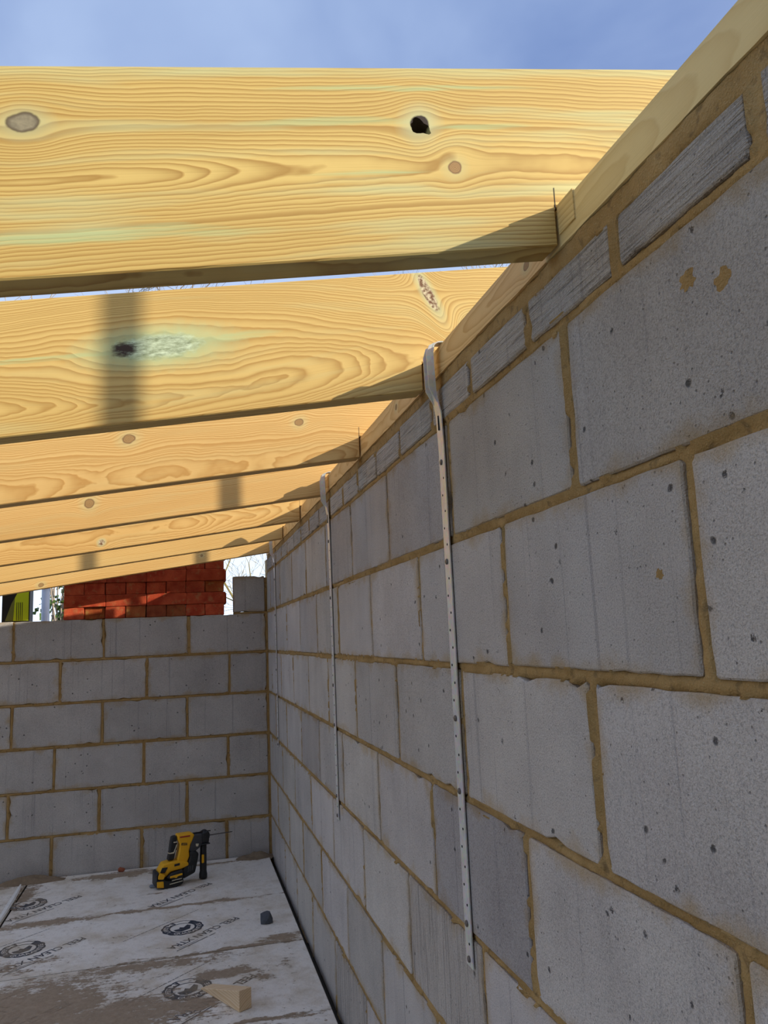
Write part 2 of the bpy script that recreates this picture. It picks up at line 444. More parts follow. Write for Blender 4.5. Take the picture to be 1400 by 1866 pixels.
def mortar_grid(rects, u0, u1, v0, v1, step, seed, bulge=1.0):
    """mortar surface as a height field between the block rectangles; returns u, v, depth, face list"""
    nu = int((u1-u0)/step)+1; nv = int((v1-v0)/step)+1
    U, V = np.meshgrid(np.linspace(u0, u1, nu), np.linspace(v0, v1, nv), indexing='ij')
    s = np.full(U.shape, -0.02)
    for (a, b, c, d) in rects:
        m = (U > a) & (U < b) & (V > c) & (V < d)
        if not m.any(): continue
        ins = np.minimum(np.minimum(U-a, b-U), np.minimum(V-c, d-V))
        s[m] = np.maximum(s[m], ins[m])
    n1 = vnoise(U*22, V*22, seed); n2 = vnoise(U*90, V*90, seed+1); n3 = vnoise(U*6, V*6, seed+2); n4 = vnoise(U*200, V*200, seed+3)
    dep = 0.0032+0.0022*n1+0.0012*n2+0.0005*n4
    over = np.clip(0.0015+0.004*(n1*0.6+n3*0.8+n2*0.5), 0, 0.012)*bulge
    proud = -0.0009-0.0012*np.clip(n2+n3, 0, 1)*bulge
    inside = s > 0
    edge = inside & (s < over)
    dep = np.where(edge, proud, dep)
    far = inside & ~edge
    dep = np.where(far, np.minimum(0.02, 0.003+(s-over)*2.0), dep)
    idx = np.arange(nu*nv).reshape(nu, nv)
    keep = np.minimum(np.minimum(s[:-1, :-1], s[1:, :-1]), np.minimum(s[:-1, 1:], s[1:, 1:])) < 0.022
    q = np.stack([idx[:-1, :-1], idx[1:, :-1], idx[1:, 1:], idx[:-1, 1:]], -1)[keep]
    return U.ravel(), V.ravel(), dep.ravel(), q

def grid_to_mesh(name, co, quads, extra_boxes=()):
    used = np.zeros(len(co), bool); used[quads.ravel()] = True
    remap = np.cumsum(used)-1
    co = co[used]; quads = remap[quads]
    bv = []; bf = []
    for a, b in extra_boxes:
        base = len(co)+len(bv)
        x0, y0, z0 = a; x1, y1, z1 = b
        bv += [(x0,y0,z0),(x1,y0,z0),(x1,y1,z0),(x0,y1,z0),(x0,y0,z1),(x1,y0,z1),(x1,y1,z1),(x0,y1,z1)]
        bf += [[base+i for i in f] for f in ((0,3,2,1),(4,5,6,7),(0,1,5,4),(1,2,6,5),(2,3,7,6),(3,0,4,7))]
    if bv:
        co = np.vstack([co, np.array(bv)]); quads = np.vstack([quads, np.array(bf)])
    me = bpy.data.meshes.new(name)
    me.vertices.add(len(co)); me.vertices.foreach_set('co', co.astype(np.float32).ravel())
    me.loops.add(quads.size); me.loops.foreach_set('vertex_index', quads.astype(np.int32).ravel())
    me.polygons.add(len(quads)); me.polygons.foreach_set('loop_start', np.arange(0, quads.size, 4, dtype=np.int32))
    me.update(calc_edges=True); me.validate()
    return me

FLOOR_Z = 0.01
# right-hand wall: bed heights and the joints measured along y in each course
RIGHT = [
    (1.331, 1.544, [-4.62,-4.15,-3.700,-3.236,-2.782,-2.364,-1.938,-1.490,-1.075,-0.628,-0.18]),
    (1.106, 1.319, [-4.83,-4.37,-3.920,-3.457,-3.013,-2.573,-2.130,-1.716,-1.288,-0.860,-0.42]),
    (0.880, 1.094, [-4.60,-4.15,-3.697,-3.234,-2.795,-2.348,-1.910,-1.484,-1.048,-0.600,-0.20]),
    (0.656, 0.868, [-4.83,-4.38,-3.927,-3.470,-3.026,-2.578,-2.124,-1.691,-1.248,-0.781,-0.33]),
    (0.436, 0.644, [-4.62,-4.17,-3.710,-3.264,-2.820,-2.372,-1.925,-1.471,-1.020,-0.585,-0.14]),
    (0.213, 0.424, [-4.80,-4.35,-3.900,-3.450,-2.990,-2.548,-2.116,-1.670,-1.225,-0.797,-0.355]),
    (-0.02, 0.201, [-4.55,-4.10,-3.650,-3.200,-2.780,-2.337,-1.888,-1.430,-1.003,-0.603,-0.169]),
]
Y_NEAR = -5.65
tints = {}
def right_wall():
    r = random.Random(11)
    rects = []; blocks = []
    for ci, (z0, z1, js) in enumerate(RIGHT):
        ys = [Y_NEAR]+js+[0.0]
        for a, b in zip(ys, ys[1:]):
            wide = 0.0025 if b < -3.1 else 0.0
            ga = r.uniform(0.004, 0.0065)+wide; gb = r.uniform(0.004, 0.0065)+wide
            if a == Y_NEAR: ga = 0
            if b == 0.0: gb = 0.006
            y0, y1 = a+ga, b-gb
            if y1-y0 < 0.03: continue
            zz0, zz1 = z0+r.uniform(-.001, .001), z1+r.uniform(-.001, .001)
            rects.append((y0, y1, zz0, zz1)); blocks.append((ci, y0, y1, zz0, zz1))
    # coursing bricks under the plate
    js = [-4.98,-4.755,-4.525,-4.29,-4.062,-3.833,-3.598,-3.365,-3.153,-2.912,-2.688,-2.475,-2.265]
    while js[-1] < -0.25: js.append(js[-1]+0.222)
    ys = [Y_NEAR]+js+[0.0]
    for a, b in zip(ys, ys[1:]):
        g = r.uniform(0.004, 0.007)
        if a > -4.3 and a < -3.9: g = 0.009
        rects.append((a+g, b-g, 1.5545+r.uniform(-.0015, .0015), 1.6195+r.uniform(-.003, .003))); blocks.append(('b',)+rects[-1])
    U, V, D, Q = mortar_grid(rects, Y_NEAR, 0.0, -0.02, 1.644, 0.006, 3)
    # bed under the timber plate is squeezed a little proud and ragged
    co = np.stack([D, U, V], 1)
    me = grid_to_mesh('wall_right', co, Q[:, ::-1], [((0.022, Y_NEAR, -0.13), (0.10, 0.30, 1.643))])
    w = mesh_obj('wall_right', me, M['mortar']); tag(w, kind='structure')
    for k, (ci, y0, y1, z0, z1) in enumerate(blocks):
        wd, hd = y1-y0, z1-z0
        me = block_mesh('block', wd, hd, 0.095, 100+k, lean=r.uniform(-.003, .003))
        mat = M['block']; name = 'block'
        g = r.uniform(0.88, 1.10); t = (g, g, g*r.uniform(0.98, 1.04), 1)
        ym = (y0+y1)/2
        if ci == 'b': mat = M['block_brick']; name = 'coursing_brick'; g = r.uniform(0.80, 1.06); t = (g*1.02, g, g*0.96, 1)
        elif (ci == 4 and abs(ym+3.04) < .1) or (ci == 6 and abs(ym+2.11) < .1): mat = M['block_comb']; t = (1.0, 0.98, 0.96, 1)
        elif ci == 3 and abs(ym+3.25) < .12: t = (0.74, 0.74, 0.78, 1)
        elif ci == 0 and abs(ym+2.99) < .25: t = (0.84, 0.83, 0.84, 1)
        elif ci == 3 and abs(ym+1.47) < .12: t = (0.76, 0.75, 0.76, 1)
        elif ci == 0: t = tuple(x*0.92 for x in t[:3])+(1,)
        o = mesh_obj(name, me, mat, w, (0.0, ym, (z0+z1)/2), (0, 0, -math.pi/2))
        o.color = t
    return w
wall_right = right_wall()

BACK = [
    (1.105, 1.314, [-0.440,-0.887,-1.340,-1.79,-2.24,-2.69]),
    (0.881, 1.093, [-0.218,-0.661,-1.105,-1.56,-2.01,-2.46]),
    (0.658, 0.869, [-0.447,-0.889,-1.338,-1.79,-2.24,-2.69]),
    (0.436, 0.645, [-0.227,-0.676,-1.125,-1.57,-2.02,-2.47]),
    (0.213, 0.424, [-0.452,-0.899,-1.342,-1.79,-2.24,-2.69]),
    (-0.02, 0.201, [-0.242,-0.685,-1.129,-1.58,-2.03,-2.48]),
]
X_LEFT = -3.05
def back_wall():
    r = random.Random(23)
    rects = []
    for (z0, z1, js) in BACK:
        xs = [0.0]+js+[X_LEFT]
        for b, a in zip(xs, xs[1:]):
            rects.append((a+r.uniform(.004, .008), b-(0.012 if b == 0 else r.uniform(.004, .008)), z0+r.uniform(-.001, .001), z1+r.uniform(-.001, .001)))
    rects.append((-0.190, -0.014, 1.326, 1.529))
    U, V, D, Q = mortar_grid(rects, X_LEFT, 0.004, -0.02, 1.325, 0.007, 9)
    ok = ~((V[Q].max(1) > 1.314) & (U[Q].min(1) < -0.195))
    co = np.stack([U, D, V], 1)
    # the upright bed between the lone top block and the side wall
    me = grid_to_mesh('wall_back', co, Q[ok], [((X_LEFT, 0.022, -0.13), (0.02, 0.098, 1.312)), ((X_LEFT, 0.150, -0.13), (0.02, 0.252, 1.313)),
                                             ((-0.188, 0.006, 1.30), (0.0, 0.09, 1.326)), ((-0.0145, 0.006, 1.326), (0.0, 0.09, 1.52))])
    w = mesh_obj('wall_back', me, M['mortar']); tag(w, kind='structure')
    for k, (a, b, z0, z1) in enumerate(rects):
        me = block_mesh('block', b-a, z1-z0, 0.095, 500+k, lean=r.uniform(-.003, .003))
        o = mesh_obj('block', me, M['block'], w, ((a+b)/2, 0.0, (z0+z1)/2))
        g = r.uniform(0.88, 1.08); o.color = (g*.95, g*.97, g*1.01, 1)  # slight cool, dim tint stands in for weaker light on this wall
    return w
wall_back = back_wall()

def left_wall():
    # low unseen eaves wall, opened wide to let in fill light: it carries the far ends of the joists, outside the picture
    r = random.Random(31)
    rects = []
    piers = [(-5.64, -5.19), (-2.90, -2.45), (-0.45, -0.01)]
    for i, (z0, z1) in enumerate([(z0, z1) for z0, z1, _ in BACK[1:]][::-1]):
        if i < 1:
            y = -5.64
            while y < -0.05:
                rects.append((y+.005, min(y+0.45, -0.01)-.005, z0, z1)); y += 0.45
        else:
            for a, b in piers: rects.append((a+.005, b-.005, z0, z1))
    boxes = [((X_LEFT-0.095, -5.64, -0.02), (X_LEFT-0.012, -0.01, 0.19))]+[((X_LEFT-0.095, a+.01, 0.19), (X_LEFT-0.012, b-.01, 1.105)) for a, b in piers]
    bm = bmesh.new()
    for a, b in boxes: add_box(bm, a, b)
    w = mesh_obj('wall_left', bm_mesh('wall_left', bm), M['mortar']); tag(w, kind='structure')
    cache = {}
    for (a, b, z0, z1) in rects:
        k = (round(b-a, 3), round(z1-z0, 3))
        if k not in cache: cache[k] = block_mesh('block', b-a, z1-z0, 0.1, 900+len(cache))
        o = mesh_obj('block', cache[k], M['block'], w, (X_LEFT, (a+b)/2, (z0+z1)/2), (0, 0, math.pi/2))
        g = r.uniform(.88, 1.08); o.color = (g, g, g, 1)
    lb = mesh_obj('eaves_beam', box_mesh('eaves_beam', (X_LEFT-.099, -5.64, 1.107), (X_LEFT, 0.0, 1.178)), plain('eaves_timber', (.72, .52, .24), .7), w)
left_wall()
fw = mesh_obj('wall_front_shade', box_mesh('wall_front_shade', (X_LEFT-0.1, -5.75, -0.12), (0.3, -5.65, 2.6)), M['block']); tag(fw, kind='structure')  # unseen wall behind the camera, added and raised to dim the far wall

for (y, z, rad, sd_) in ((-3.953, 1.487, .011, 1), (-4.002, 1.466, .010, 2), (-3.86, 1.21, .006, 3)):
    rr_ = random.Random(sd_); V = [(-0.0012, 0, 0)]; nn = 18
    for k in range(nn):
        a = 2*math.pi*k/nn; q = rad*rr_.uniform(.65, 1.25); V.append((-0.0001, q*math.cos(a)*1.1, q*math.sin(a)))
    mesh_obj('mortar_splash', from_data('mortar_splash', V, [(0, 1+(k+1) % nn, 1+k) for k in range(nn)], True), M['mortar'], wall_right, (0, y, z))

# ---------------------------------------------------------------- floor boards with print and mud
MUD_BLOBS = [  # x, y, radius x, radius y, weight
    (-1.02,-1.62,.42,.30,1.0), (-0.70,-1.75,.36,.18,.9), (-0.62,-1.36,.40,.07,.75), (-1.25,-1.22,.30,.14,.6), (-0.33,-1.53,.16,.05,.95),
    (-0.46,-1.74,.20,.07,.9), (-0.55,-2.05,.45,.14,.9), (-0.66,-0.72,.12,.035,.7), (-0.50,-0.72,.55,.022,.9), (-0.30,-0.72,.20,.030,.9), (-1.05,-0.73,.25,.05,.95), (-0.20,-1.60,.05,.05,.6), (-0.12,-1.5,.05,.08,.5), (-0.62,-0.50,.06,.03,.5), (-0.80,-0.35,.10,.02,.5), (-0.5,-0.25,.12,.02,.45), (-0.80,-0.10,.26,.06,.95),
    (-0.45,-0.085,.5,.026,.8), (-1.20,-0.25,.06,.30,.7), (-1.30,-0.10,.16,.06,.6), (-0.10,-0.07,.14,.05,.8), (-0.30,-1.31,.35,.020,.9), (-0.10,-1.26,.10,.040,.9), (-0.72,-1.02,.07,.04,.35),
    (-0.75,-0.60,.05,.03,.45), (-0.24,-1.925,.3,.02,.8), (0.0,-1.36,.03,.06,.7), (-1.6,-1.2,.4,.9,.7), (-0.9,-2.4,.7,.3,.8), (-0.96,-1.17,.12,.06,.5)]
def mud_group():
    g = bpy.data.node_groups.new('mud_mask', 'ShaderNodeTree')
    g.interface.new_socket('Mud', in_out='OUTPUT', socket_type='NodeSocketFloat')
    g.interface.new_socket('Stain', in_out='OUTPUT', socket_type='NodeSocketFloat')
    g.interface.new_socket('MudColor', in_out='OUTPUT', socket_type='NodeSocketColor')
    class G(NT):
        def __init__(s): s.t = g
    n = G(); p = n.pos(); X = n.xyz(p)
    warp = n.noise(p, 7, 3, 0.6)
    acc = None
    wx = n.add(X[0], n.mul(n.sub(warp, 0.5), 0.10)); wy = n.add(X[1], n.mul(n.sub(n.noise(n.vadd(p, (3., 1., 0.)), 9, 3, 0.6), 0.5), 0.08))
    for bx, by, rx, ry, w in MUD_BLOBS:
        a = n.mul(n.sub(wx, bx), 1/rx); b = n.mul(n.sub(wy, by), 1/ry)
        e = n.mul(n.m_('POWER', 2.718, n.mul(n.add(n.mul(a, a), n.mul(b, b)), -1.0)), w)
        acc = e if acc is None else n.m_('MAXIMUM', acc, e)
    tex = n.noise(p, 16, 5, 0.68)
    tx2 = n.noise(p, 75, 4, 0.7)
    smr = n.noise(n.vec(n.mul(n.add(X[0], n.mul(X[1], .3)), 14.0), n.mul(X[1], 60.0), 0.0), 1.0, 4, 0.65)
    dens = n.add(n.mul(acc, 0.66), n.add(n.mul(n.sub(tex, 0.5), 0.85), n.add(n.mul(n.sub(tx2, 0.5), 0.55), n.mul(n.sub(smr, 0.5), 0.75))))
    mud = n.rng(dens, 0.27, 0.40)
    spk = n.rng(n.add(n.noise(p, 48, 3, 0.6), n.mul(acc, 0.10)), 0.66, 0.74)
    mud = n.m_('MAXIMUM', mud, n.mul(spk, 0.8))
    st = n.rng(n.add(n.noise(p, 6.5, 5, 0.65), n.mul(acc, 0.16)), 0.47, 0.70)
    mc = n.mix(n.noise(p, 60, 3), (0.25, 0.18, 0.115), (0.43, 0.33, 0.225))
    out = g.nodes.new('NodeGroupOutput')
    g.links.new(mud, out.inputs[0]); g.links.new(st, out.inputs[1]); g.links.new(mc, out.inputs[2])
    return g
MUD = mud_group()
def muddy(name, base_fn, rough=0.6, mudmul=1.0):
    n = NT(name, rough, 0, 0.3)
    gn = n.t.nodes.new('ShaderNodeGroup'); gn.node_tree = MUD
    c = base_fn(n)
    c = n.mix(n.mul(gn.outputs['Stain'], 0.50), c, (0.46, 0.34, 0.18))
    c = n.mix(n.mul(gn.outputs['Mud'], mudmul), c, gn.outputs['MudColor'])
    n.color(c); n.rough(n.rng(gn.outputs['Mud'], 0, 1, rough, 0.95))
    n.bump(n.add(n.mul(gn.outputs['Mud'], 1.0), n.mul(n.noise(n.pos(), 90, 3), 0.8)), 0.6, 0.004)
    return n.m
def foil(n):
    p = n.pos(); a = n.noise(p, 3, 3); b = n.noise(p, 40, 3)
    c = n.mix(a, (0.76, 0.69, 0.585), (0.89, 0.83, 0.735))
    return n.mix(n.rng(b, 0.5, 0.75, 0, 0.3), c, (0.46, 0.39, 0.29))
M['foil'] = muddy('board_facing', foil, 0.55)
M['ink'] = muddy('board_print_ink', lambda n: n.mix(n.rng(n.noise(n.pos(), 120, 3), 0.5, 0.75, 0, 0.4), (0.035, 0.042, 0.058), (0.30, 0.30, 0.31)), 0.6, 0.95)
M['ink_white'] = muddy('board_print_reverse', foil, 0.55, 0.95)
M['foam_shade'] = plain('board_foam_edge_shade', (0.10, 0.085, 0.06), 0.9, 0, 0.4)  # edges coloured dark so the gaps around the boards look shaded
M['slab'] = plain('concrete_oversite', (0.10, 0.09, 0.075), 0.95, 0, 0.4)

floor_me = box_mesh('floor', (X_LEFT, -5.65, -0.12), (0.02, 0.02, -0.045))
floor = mesh_obj('floor', floor_me, M['slab']); tag(floor, kind='structure')

GLYPH = {}
def glyph(ch, size=1.0):
    """flat mesh of one text string in the built-in typeface: (verts, faces, width)"""
    if ch in GLYPH: return GLYPH[ch]
    cu = bpy.data.curves.new('txt', 'FONT'); cu.body = ch; cu.size = 1.0; cu.resolution_u = 2; cu.offset = 0.012
    ob = bpy.data.objects.new('txt', cu); COL.objects.link(ob)
    dg = bpy.context.evaluated_depsgraph_get(); dg.update()
    me = bpy.data.meshes.new_from_object(ob.evaluated_get(dg))
    vs = [v.co.copy() for v in me.vertices]; fs = [tuple(p.vertices) for p in me.polygons]
    bpy.data.objects.remove(ob); bpy.data.curves.remove(cu); bpy.data.meshes.remove(me)
    w = max([v.x for v in vs], default=0.3)
    GLYPH[ch] = (vs, fs, w); return GLYPH[ch]

def text_mesh(name, s, width, height):
    vs, fs, w = glyph(s); top = max(v.y for v in vs)
    return from_data(name, [(v.x*width/w, v.y*height/top, 0) for v in vs], fs)

def seal_meshes():
    R = 0.083
    # scalloped ring
    V, F = [], []; n = 96
    for i in range(n):
        a = 2*math.pi*i/n
        ro = R*(1.0+0.035*abs(math.sin(a*6))*1.6-0.03)
        V.append((ro*math.cos(a), ro*math.sin(a), 0)); V.append((0.59*R*math.cos(a), 0.59*R*math.sin(a), 0))
    # the print is solid on one half and only an outline on the other
    for i in range(n):
        j = (i+1) % n; deg = 360*i/n
        if 20 < deg < 75: continue
        F.append((2*i, 2*j, 2*j+1, 2*i+1))
    for i in range(n):                      # thin outline all round
        a = 2*math.pi*i/n
    ring = from_data('seal_ring', V, F)
    # dark emblem wedge inside
    m = [(-.40, -.36), (.10, -.42), (.46, -.10), (.44, .12), (.06, -.02), (-.02, .16), (-.20, .02), (-.46, .14), (-.52, -.10)]
    emb = from_data('seal_emblem', [(x*R, y*R, 0) for x, y in m], [tuple(range(len(m)))])
    V, F = [], []
    def arc(word, a0, a1, r, h, flip):
        for k, ch in enumerate(word):
            vs, fs, w = glyph(ch)
            a = a0+(a1-a0)*k/(len(word)-1); b = len(V); sc = h/0.73
            for v in vs:
                x, y = (v.x-w/2)*sc, v.y*sc
                if flip:
                    rr = r+h-y; an = a+x/r; V.append((rr*math.cos(an), rr*math.sin(an), 0.0004))
                else:
                    rr = r+y; an = a-x/r; V.append((rr*math.cos(an), rr*math.sin(an), 0.0004))
            for f in fs: F.append(tuple(b+i for i in f))
    arc('LIFETIME', math.radians(170), math.radians(88), 0.69*R, 0.018, False)
    arc('GUARANTEE', math.radians(205), math.radians(335), 0.69*R, 0.018, True)
    let = from_data('seal_lettering', V, F)
    # outline of the open part
    V, F = [], []
    for i in range(15, 82):
        pass
    for i in range(24):
        a = math.radians(20+55*i/23); ro = R*(1.0+0.035*abs(math.sin(a*6))*1.6-0.03)
        V += [(ro*math.cos(a), ro*math.sin(a), 0), (0.95*ro*math.cos(a), 0.95*ro*math.sin(a), 0), (0.64*R*math.cos(a), 0.64*R*math.sin(a), 0), (0.59*R*math.cos(a), 0.59*R*math.sin(a), 0)]
    for i in range(23):
        b = 4*i; F += [(b, b+4, b+5, b+1), (b+2, b+6, b+7, b+3)]
    outl = from_data('seal_outline', V, F)
    return ring, emb, let, outl
SEAL = seal_meshes()
TXT = text_mesh('board_lettering', 'PEEL CLEAN XTRA', 0.375, 0.034)
def rule_mesh(segs):
    V, F = [], []
    for (x0, x1, y0, y1) in segs:
        b = len(V); V += [(x0, y0, 0), (x1, y0, 0), (x1, y1, 0), (x0, y1, 0)]; F.append((b, b+1, b+2, b+3))
    return from_data('rule', V, F)
RULE = rule_mesh([(0.215, 0.375, 0.056, 0.0605), (0.17, 0.205, 0.056, 0.060), (0.255, 0.35, 0.046, 0.0485)])
rr = random.Random(4); sg = []; x = 0.0
while x < 0.40:
    l = rr.uniform(.004, .02); sg.append((x, x+l, -0.222, -0.219)); x += l+rr.uniform(.002, .006)
CUTLINE = rule_mesh(sg)
for me, mt in ((SEAL[0], 'ink'), (SEAL[1], 'ink'), (SEAL[2], 'ink_white'), (SEAL[3], 'ink'), (TXT, 'ink'), (RULE, 'ink'), (CUTLINE, 'ink')): me.materials.append(M[mt])

def board(x0, x1, y0, y1, seed, prints=()):
    r = random.Random(seed)
    dz = r.uniform(-.0015, .0015)
    bm = bmesh.new(); z1 = FLOOR_Z+dz
    add_box(bm, (x0, y0, FLOOR_Z-0.055), (x1, y1, z1))
    bmesh.ops.bevel(bm, geom=[e for e in bm.edges], offset=0.002, segments=1, affect='EDGES')
    me = bm_mesh('insulation_board', bm); me.materials.append(M['foil']); me.materials.append(M['foam_shade'])
    for p in me.polygons: p.material_index = 0 if p.normal.z > 0.3 else 1
    b = mesh_obj('insulation_board', me, None, floor)
    for (px, py, *flag) in prints:
        # the wording runs diagonally over the board; its start is the top of the P
        ang = math.atan2(-0.684, -0.730)
        for nm, pm, lx, ly, ra in (('printed_lettering', TXT, 0, -0.008, 0), ('printed_rule', RULE, 0, -0.008, 0), ('printed_cut_line', CUTLINE, 0, 0, 0),
                                   ('seal_ring', SEAL[0], .19, -.117, math.pi), ('seal_emblem', SEAL[1], .19, -.117, math.pi), ('seal_outline', SEAL[3], .19, -.117, math.pi), ('seal_lettering', SEAL[2], .19, -.117, math.pi)):
            wx = px+lx*math.cos(ang)-ly*math.sin(ang); wy = py+lx*math.sin(ang)+ly*math.cos(ang)
            if flag and nm.startswith(('seal', 'printed_cut')): continue
            if not (x0 < wx < x1 and y0-.05 < wy < y1+.05): continue
            o = mesh_obj(nm, pm, None, b, (wx, wy, z1+0.0006), (0, 0, ang+ra))
    return b
rows = [(-0.081, -0.012), (-0.7185, -0.084), (-1.3105, -0.7215), (-1.9175, -1.3135), (-2.515, -1.9205), (-3.115, -2.521), (-3.715, -3.121), (-4.3, -3.721), (-4.9, -4.31)]
PR = {1: [(-.350, -.425, 'lettering only'), (-.946, -.383)], 2: [(-.258, -.967), (-.863, -.974)], 3: [(-.240, -1.570), (-.845, -1.575)], 4: [(-.25, -2.17), (-.85, -2.17)], 5: [(-.25, -2.78), (-.85, -2.78)]}
PL = {1: [(-1.55, -.40), (-2.15, -.40)], 2: [(-1.47, -.97), (-2.07, -.97)], 3: [(-1.45, -1.57), (-2.05, -1.57)]}
for i, (y0, y1) in enumerate(rows):
    board(-1.222, -0.022, y0, y1, 60+i, PR.get(i, ()))
    board(-2.44, -1.230, y0, y1, 80+i, PL.get(i, ()))
    board(X_LEFT+.01, -2.448, y0, y1, 90+i)

# ---------------------------------------------------------------- wall plates and joists
ZB, SL, DEP = 1.643, 0.147, 0.257
PLATE_TOP = 1.701
M['plate_near'] = wood_material('plate_timber_near', 3.3, 0, 1.645, pith=(0.16, 0.01), freq=170, light=(0.82, 0.63, 0.28), dark=(0.70, 0.50, 0.20), green=0.1, along=1, drift=0.06)
M['plate_far'] = wood_material('plate_timber_far', 8.1, 0, 1.645, pith=(0.10, 0.03), knots=[(-3.61, .025, .007, 'round', 1.3), (-2.90, .028, .007, 'round', 1.3)], freq=200,
                               light=(0.80, 0.54, 0.23), dark=(0.55, 0.30, 0.09), green=0.05, along=1, drift=0.02)
def plate_mesh(y0, y1, seed):
    r = random.Random(seed)
    bm = bmesh.new(); n = int((y1-y0)/0.04); prev = None
    for i in range(n+1):
        y = y0+(y1-y0)*i/n; j = r.uniform(-.0012, .0012)
        rg = [bm.verts.new(c) for c in ((0.0+j*.4, y, 1.645+j), (0.098, y, 1.645), (0.098, y, PLATE_TOP), (0.003, y, PLATE_TOP), (0.0, y, PLATE_TOP-.003))]
        if prev:
            for k in range(5): bm.faces.new((prev[k], prev[(k+1) % 5], rg[(k+1) % 5], rg[k]))
        else: bm.faces.new(rg[::-1])
        prev = rg
    bm.faces.new(prev); return bm_mesh('wall_plate', bm)
pn = mesh_obj('wall_plate', plate_mesh(Y_NEAR, -3.668, 1), M['plate_near'])
tag(pn, 'pale yellow timber wall plate at top right, nearest the camera', 'timber', 'wall plates on the right-hand wall')
pf = mesh_obj('wall_plate', plate_mesh(-3.667, 0.0, 2), M['plate_far'])
tag(pf, 'orange-brown timber wall plate running from the nearest joist to the far corner', 'timber', 'wall plates on the right-hand wall')
# thin, slightly darker timber piece on the plate beside the nearest joist
pk = mesh_obj('plate_patch', box_mesh('plate_patch', (-0.0022, -3.756, 1.661), (0.0005, -3.7145, 1.7012)), wood_material('plate_patch_timber', 5.0, 0, 1.64, freq=150, along=1, light=(0.78, 0.60, 0.26), dark=(0.55, 0.37, 0.13), green=.2), pn)

JY = [-3.713, -3.118, -2.528, -1.967, -1.390, -0.805, -0.215]
KN = [
    [(-0.644, .184, .0115, 'grey', 1.4), (-0.183, .175, .0115, 'hole', 1.0), (-0.139, .114, .0088, 'round', 1.0), (-0.74, .05, .012, 'round', 1.2), (-0.30, .180, .007, 'streak', 18.0), (-0.10, .170, .005, 'streak', 16.0), (-0.25, .110, .004, 'streak', 22.0), (-0.55, .045, .010, 'streak', 20.0), (-0.2, .225, .005, 'streak', 40.0)],
    [(-0.515, .142, .032, 'resin', 3.2), (-0.72, .137, .006, 'streak', 28.0), (-0.36, .150, .010, 'streak', 8.0), (0.018, .205, .011, 'slant', 1.0), (-1.2, .09, .016, 'round', 1.0)],
    [(-0.605, .127, .012, 'round', 1.3), (-0.168, .118, .010, 'round', 1.2), (-1.3, .15, .013, 'round', 1.0)],
    [(-0.758, .080, .015, 'round', 1.0), (-1.5, .10, .013, 'round', 1.0)],
    [(-0.775, .030, .012, 'spike', 1.0), (-0.2, .1, .012, 'round', 1.0)],
    [(-0.5, .13, .012, 'round', 1.0)],
    [(-1.176, .020, .010, 'round', 1.4), (-0.37, .04, .007, 'round', 1.0)],
]
JLOOK = [  # pith, ring frequency, light, dark, green, drift
    ((0.040, 0.105), 190, (0.77, 0.56, 0.185), (0.40, 0.21, 0.042), 0.60, 0.045),
    ((0.075, 0.070), 230, (0.79, 0.56, 0.195), (0.47, 0.255, 0.06), 0.25, 0.03),
    ((0.12, 0.02), 260, (0.80, 0.53, 0.20), (0.53, 0.27, 0.065), 0.10, 0.02),
    ((0.09, 0.20), 240, (0.80, 0.52, 0.195), (0.53, 0.27, 0.065), 0.18, 0.03),
    ((0.10, 0.06), 230, (0.80, 0.51, 0.18), (0.53, 0.265, 0.06), 0.12, 0.02),
    ((0.07, 0.14), 230, (0.81, 0.54, 0.20), (0.54, 0.28, 0.065), 0.08, 0.03),
    ((0.11, 0.10), 230, (0.80, 0.52, 0.19), (0.53, 0.27, 0.065), 0.10, 0.02),
]
JLABEL = [
    'thick pale yellow roof joist overhead with a black knot hole, nearest the camera',
    'second roof joist from the camera with a large green-stained resin knot',
    'third roof joist from the camera, orange-toned with a small oval knot',
    'fourth roof joist from the camera, with a soft dark shadow bar across it',
    'fifth roof joist from the camera, with a pale scraped mark low down',
    'sixth roof joist from the camera, second from the far block wall',
    'farthest roof joist, directly above the stacked red bricks',
]
def zb(x, _=0): return ZB+SL*x
pencil = plain('pencil', (0.05, 0.04, 0.035), 0.8)
